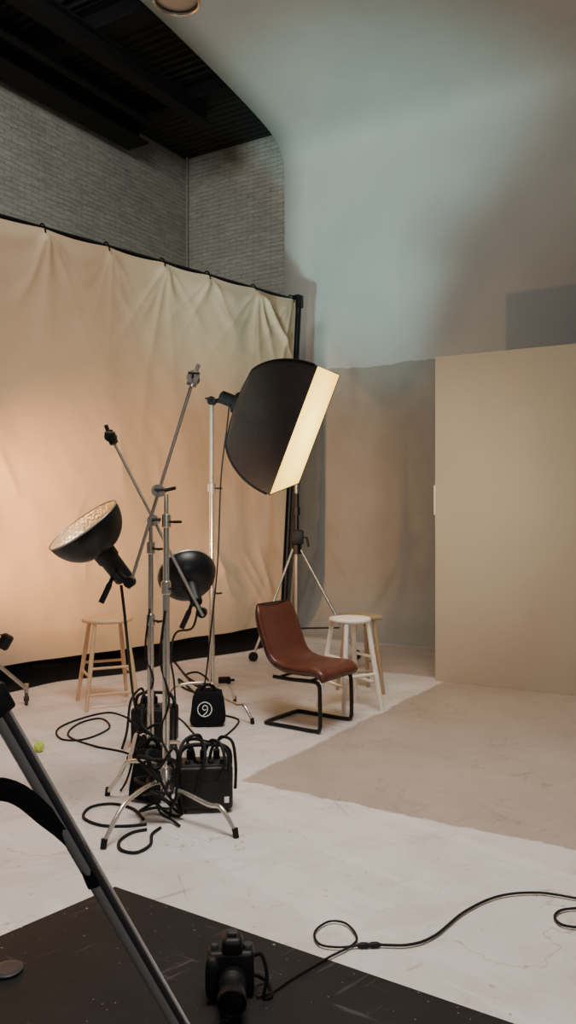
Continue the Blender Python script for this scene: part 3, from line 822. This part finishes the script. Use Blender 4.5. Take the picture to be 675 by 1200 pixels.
cable('black lead wound down the second nearest stand', [S2+V((.0,-.03,1.0)), S2+V((-.03,.0,.75)), S2+V((.02,-.03,.6)), S2+V((-.03,.0,.45)), S2+V((-.1,-.1,.1)), S2+V((-.14,-.16,.01))], .006)
cable('thick black lead bunched low on the second nearest stand', tangle(S2+V((.02,-.05,0)), .11, .40, .05, 26, 13), .008)
zt = .011
tc = thing('tether_cable', 'thin black cable snaking from the camera across the white floor', 'cable', F(431, 1108))
ptsA = [F(301,1168,.012), F(318,1163,zt), F(345,1145,zt), F(385,1122,zt), F(412,1108,zt), F(418,1097,zt), F(405,1082,zt), F(385,1080,zt), F(369,1092,zt), F(374,1106,zt), F(395,1110,zt), F(420,1108,zt)]
MB().tube(cr(ptsA, 8), .0042, 8).build('lead', 'rubber', tc)
ptsB = [F(444,1107,zt), F(480,1107,zt), F(510,1096,zt), F(545,1068,zt), F(585,1050,zt), F(630,1046,zt), F(672,1052,zt), F(700,1058,zt), F(690,1063,zt), F(660,1066,zt), F(650,1074,zt), F(660,1084,zt), F(690,1088,zt)]
MB().tube(cr(ptsB, 8), .0052, 8).build('lead', 'rubber', tc)
a, b = F(419,1108,zt), F(446,1107,zt); dd = (b-a)
MB().tube([a, a+dd*.15, a+dd*.4, a+dd*.45, a+dd*.55, a+dd*.6, a+dd*.85, b], [.006,.0105,.0105,.008,.008,.0105,.0105,.006], 12).build('connector', 'rubber', tc)

# ------------------------------------------------------------------ camera on the mat
cb = V((-.183, 2.62, .004)); pc = thing('photo_camera', 'black digital camera with lens sitting on the black mat', 'camera', cb, .06)
MB().box((0, .01, .073), (.15, .062, .145), None, .014, 3).build('body', 'black_plastic', pc, local=True)
MB().puff((-.058, -.03, .078), (.045, .05, .13), e=.6).build('grip', 'rubber', pc, local=True)
mm = MB(); mm.box((.005, .002, .165), (.066, .07, .055), None, .016, 3); mm.box((.005, .038, .163), (.045, .025, .035), None, .006); mm.build('viewfinder', 'black_plastic', pc, local=True)
MB().box((.005, .0, .199), (.03, .03, .016), None, .004).build('hot_shoe', 'pack_grey', pc, local=True)
for x_, r_ in ((-.052, .012), (.055, .017)):
    MB().tube([(x_, .01, .142), (x_, .01, .157), (x_, .01, .16)], [r_, r_, r_*.85], 18).build('dial', 'pack_grey', pc, local=True)
ln = MB().lathe([(.033, .0), (.040, .004), (.040, .03), (.043, .034), (.043, .075), (.040, .078), (.041, .10), (.045, .106), (.045, .135), (.041, .137), (.039, .125)], (.005, -.018, .073), (0, -1, -.06), 40).build('lens', 'black_plastic', pc, local=True)
MB().lathe([(.0432,.036), (.0445,.038)]+[(.0445 if k % 2 else .0432, .038+.034*k/12) for k in range(13)]+[(.0432,.074)], (.005, -.018, .073), (0, -1, -.06), 40).build('grip_ring', 'rubber', ln, local=True)
MB().lathe([(1e-6, .128), (.02, .127), (.039, .123)], (.005, -.018, .073), (0, -1, -.06), 32).build('glass', 'glass_dark', ln, local=True)
MB().tube(cr([(.075,.01,.12), (.10,.0,.125), (.115,-.02,.07), (.105,-.03,.01), (.13,-.02,.008), (.12,.05,.008), (.09,.05,.03), (.076,.02,.05)], 7), .006, 8).build('strap', 'black_cloth', pc, local=True)

# ------------------------------------------------------------------ foreground tripod
apx = V((-.557, 1.19, 1.50)); tr = thing('camera_tripod', 'large tripod with silver and black leg crossing the lower left foreground', 'tripod', (apx.x, apx.y, 0))
hv = V((.557, .61, 0))
for k, ang in enumerate((0, 2*PI/3, -2*PI/3)):
    f = V((apx.x, apx.y, 0))+Matrix.Rotation(ang, 3, 'Z') @ hv
    f.z = .012; a = apx+(f-apx)*.05; d = (f-a).normalized(); sd2 = d.cross((f-V((apx.x, apx.y, 0)))).normalized()
    lg = MB().tube([a, f-d*.02], .0165, 18).build('leg', 'tripod_grey', tr)
    for s_ in (-1, 1): MB().tube([a+sd2*s_*.0178, f-d*.35+sd2*s_*.0178], .0062, 10).build('rail', 'tripod_dark', lg)
    for q_ in (.12, .80):
        p_ = a+(f-a)*q_; MB().box(p_, (.054, .040, .05), d.to_track_quat('Z', 'Y').to_matrix(), .006).build('leg_lock', 'black_plastic', lg)
    MB().tube([f-d*.03, f], [.014, .016], 12).build('rubber_foot', 'rubber', lg)
MB().tube([apx+V((0,0,-.5)), apx+V((0,0,.12))], .018, 14).build('center_column', 'black_metal', tr)
MB().lathe([(1e-6,-.06), (.05,-.06), (.062,-.04), (.062,.02), (.05,.04), (1e-6,.04)], apx, (0,0,1), 24).build('crown', 'black_metal', tr)
hd = MB().box(apx+V((0,0,.17)), (.09,.09,.08), None, .02).build('head', 'black_plastic', tr)
MB().tube([apx+V((0,0,.15)), apx+V((-.18,-.25,.05))], .01, 8).build('pan_handle', 'black_plastic', hd)
L1 = V((-.336, 1.432, .905)); Sx = V((-.557, 1.19, 1.11))
mid1 = P(0, 926, 1.295); mid2 = P(58, 962, 1.36)
pth = cr([Sx, mid1, mid2, P(92, 996, 1.40), L1+V((0,-.012,-.005))], 8)
rowsA = []
mm = MB(); N = len(pth)
for i, p in enumerate(pth):
    d = (pth[min(i+1, N-1)]-pth[max(i-1, 0)]).normalized()
    nn = d.cross(V((0,1,0))).normalized(); wd = .023*(1-.45*i/(N-1))
    rowsA.append([p-nn*wd+V((0,.003,0)), p-nn*wd*.6-V((0,.006,0)), p+nn*wd*.6-V((0,.006,0)), p+nn*wd+V((0,.003,0)), p+V((0,.008,0)), p-nn*wd+V((0,.003,0))])
mm.sheet(rowsA).build('spreader_strap', 'black_cloth', tr)

# ------------------------------------------------------------------ ceiling pendant
pp = P(207, 2, 5.0); pd = thing('pendant_lamp', 'round silver rimmed lamp hanging at the top edge of view', 'lamp', (pp.x, pp.y, pp.z))
MB().lathe([(.135, 0), (.14, .004), (.138, .03), (.125, .10), (.09, .17), (.045, .21), (.03, .26), (1e-6, .262)], pp, (0,0,1), 40).build('shade', 'steel', pd)
MB().lathe([(.138+.010*math.cos(2*PI*k/8), .003+.010*math.sin(2*PI*k/8)) for k in range(8)], pp, (0,0,1), 40, closed=True).build('rim', 'chrome', pd)
MB().lathe([(1e-6, .012), (.08, .014), (.130, .02)], pp, (0,0,1), 32).build('lens', 'lamp_glass', pd)
MB().tube([pp+V((0,0,.25)), V((pp.x, pp.y, ZC))], .012, 8).build('rod', 'black_metal', pd)

# ------------------------------------------------------------------ lights
def area(name, loc, target, size, power, col, sy=None, spread=180):
    l = bpy.data.lights.new(name, 'AREA'); l.energy = power; l.color = col; l.size = size; l.spread = math.radians(spread)
    if sy: l.shape = 'RECTANGLE'; l.size_y = sy
    o = bpy.data.objects.new(name, l); C.objects.link(o); o.location = loc
    o.rotation_euler = (V(target)-V(loc)).to_track_quat('-Z', 'Y').to_euler(); return o
def spot(name, loc, target, ang, power, col, rad=.03, blend=1.0):
    l = bpy.data.lights.new(name, 'SPOT'); l.energy = power; l.color = col; l.spot_size = math.radians(ang); l.spot_blend = blend; l.shadow_soft_size = rad
    o = bpy.data.objects.new(name, l); C.objects.link(o); o.location = loc
    o.rotation_euler = (V(target)-V(loc)).to_track_quat('-Z', 'Y').to_euler(); return o
area('overhead_light', (.2, 2.8, 6.6), (.0, 4.2, 0), 3.0, 152, (1, .95, .90), 2.5, 100)
spot('fill_light', (1.75, 2.4, 2.5), (.50, 9.6, 1.2), 40, 360, (1, .97, .89), .22)
area('near_fill', (1.1, -1.3, 2.3), (-.3, 1.6, .7), .6, 11, (1, .96, .92), .6, 110)
area('brick_fill', (-2.6, 5.0, 6.4), R(-3.6, 1.5, 5.4), 1.2, 66, (1, .99, .94), 1.2, 120)  # added area light above the view, lifts the brick corner
spot('added_wall_spot_cool', (-1.85, 4.15, .9), (.95, 10.35, 5.45), 40, 1350, (.54, .98, .97), .22)  # added spot just out of frame, throws cool pool and shadow on the wall
spot('added_wall_spot_warm', (3.9, 5.2, 2.2), (3.9, 8.8, 6.8), 56, 125, (1, .93, .82), .3)  # added spot out of view at right, warms the upper wall
spot('backdrop_lamp_warm', (-3.1, 5.5, 1.5), (-2.6, 7.25, 1.45), 68, 1000, (1, .48, .17), .12)
spot('dish_lamp_round', D2mid+D2ax*.09, (-1.25, 8.75, 2.7), 92, 240, (1, .68, .42), .035)
spot('dish_lamp_silver', D1rim+D1ax*.03, D1rim+D1ax*3, 120, 25, (1, .75, .45), .05)

w_ = bpy.data.worlds.new('world'); bpy.context.scene.world = w_; w_.use_nodes = True
bg = w_.node_tree.nodes['Background']; bg.inputs[0].default_value = (.92, .91, .89, 1); bg.inputs[1].default_value = .10

cam = bpy.data.cameras.new('camera'); co = bpy.data.objects.new('camera', cam); C.objects.link(co)
co.location = (0, 0, H); co.rotation_euler = (PI/2, 0, 0)
cam.sensor_fit = 'VERTICAL'; cam.sensor_height = 36; cam.lens = FPX/1200*36; cam.clip_start = .05
bpy.context.scene.camera = co
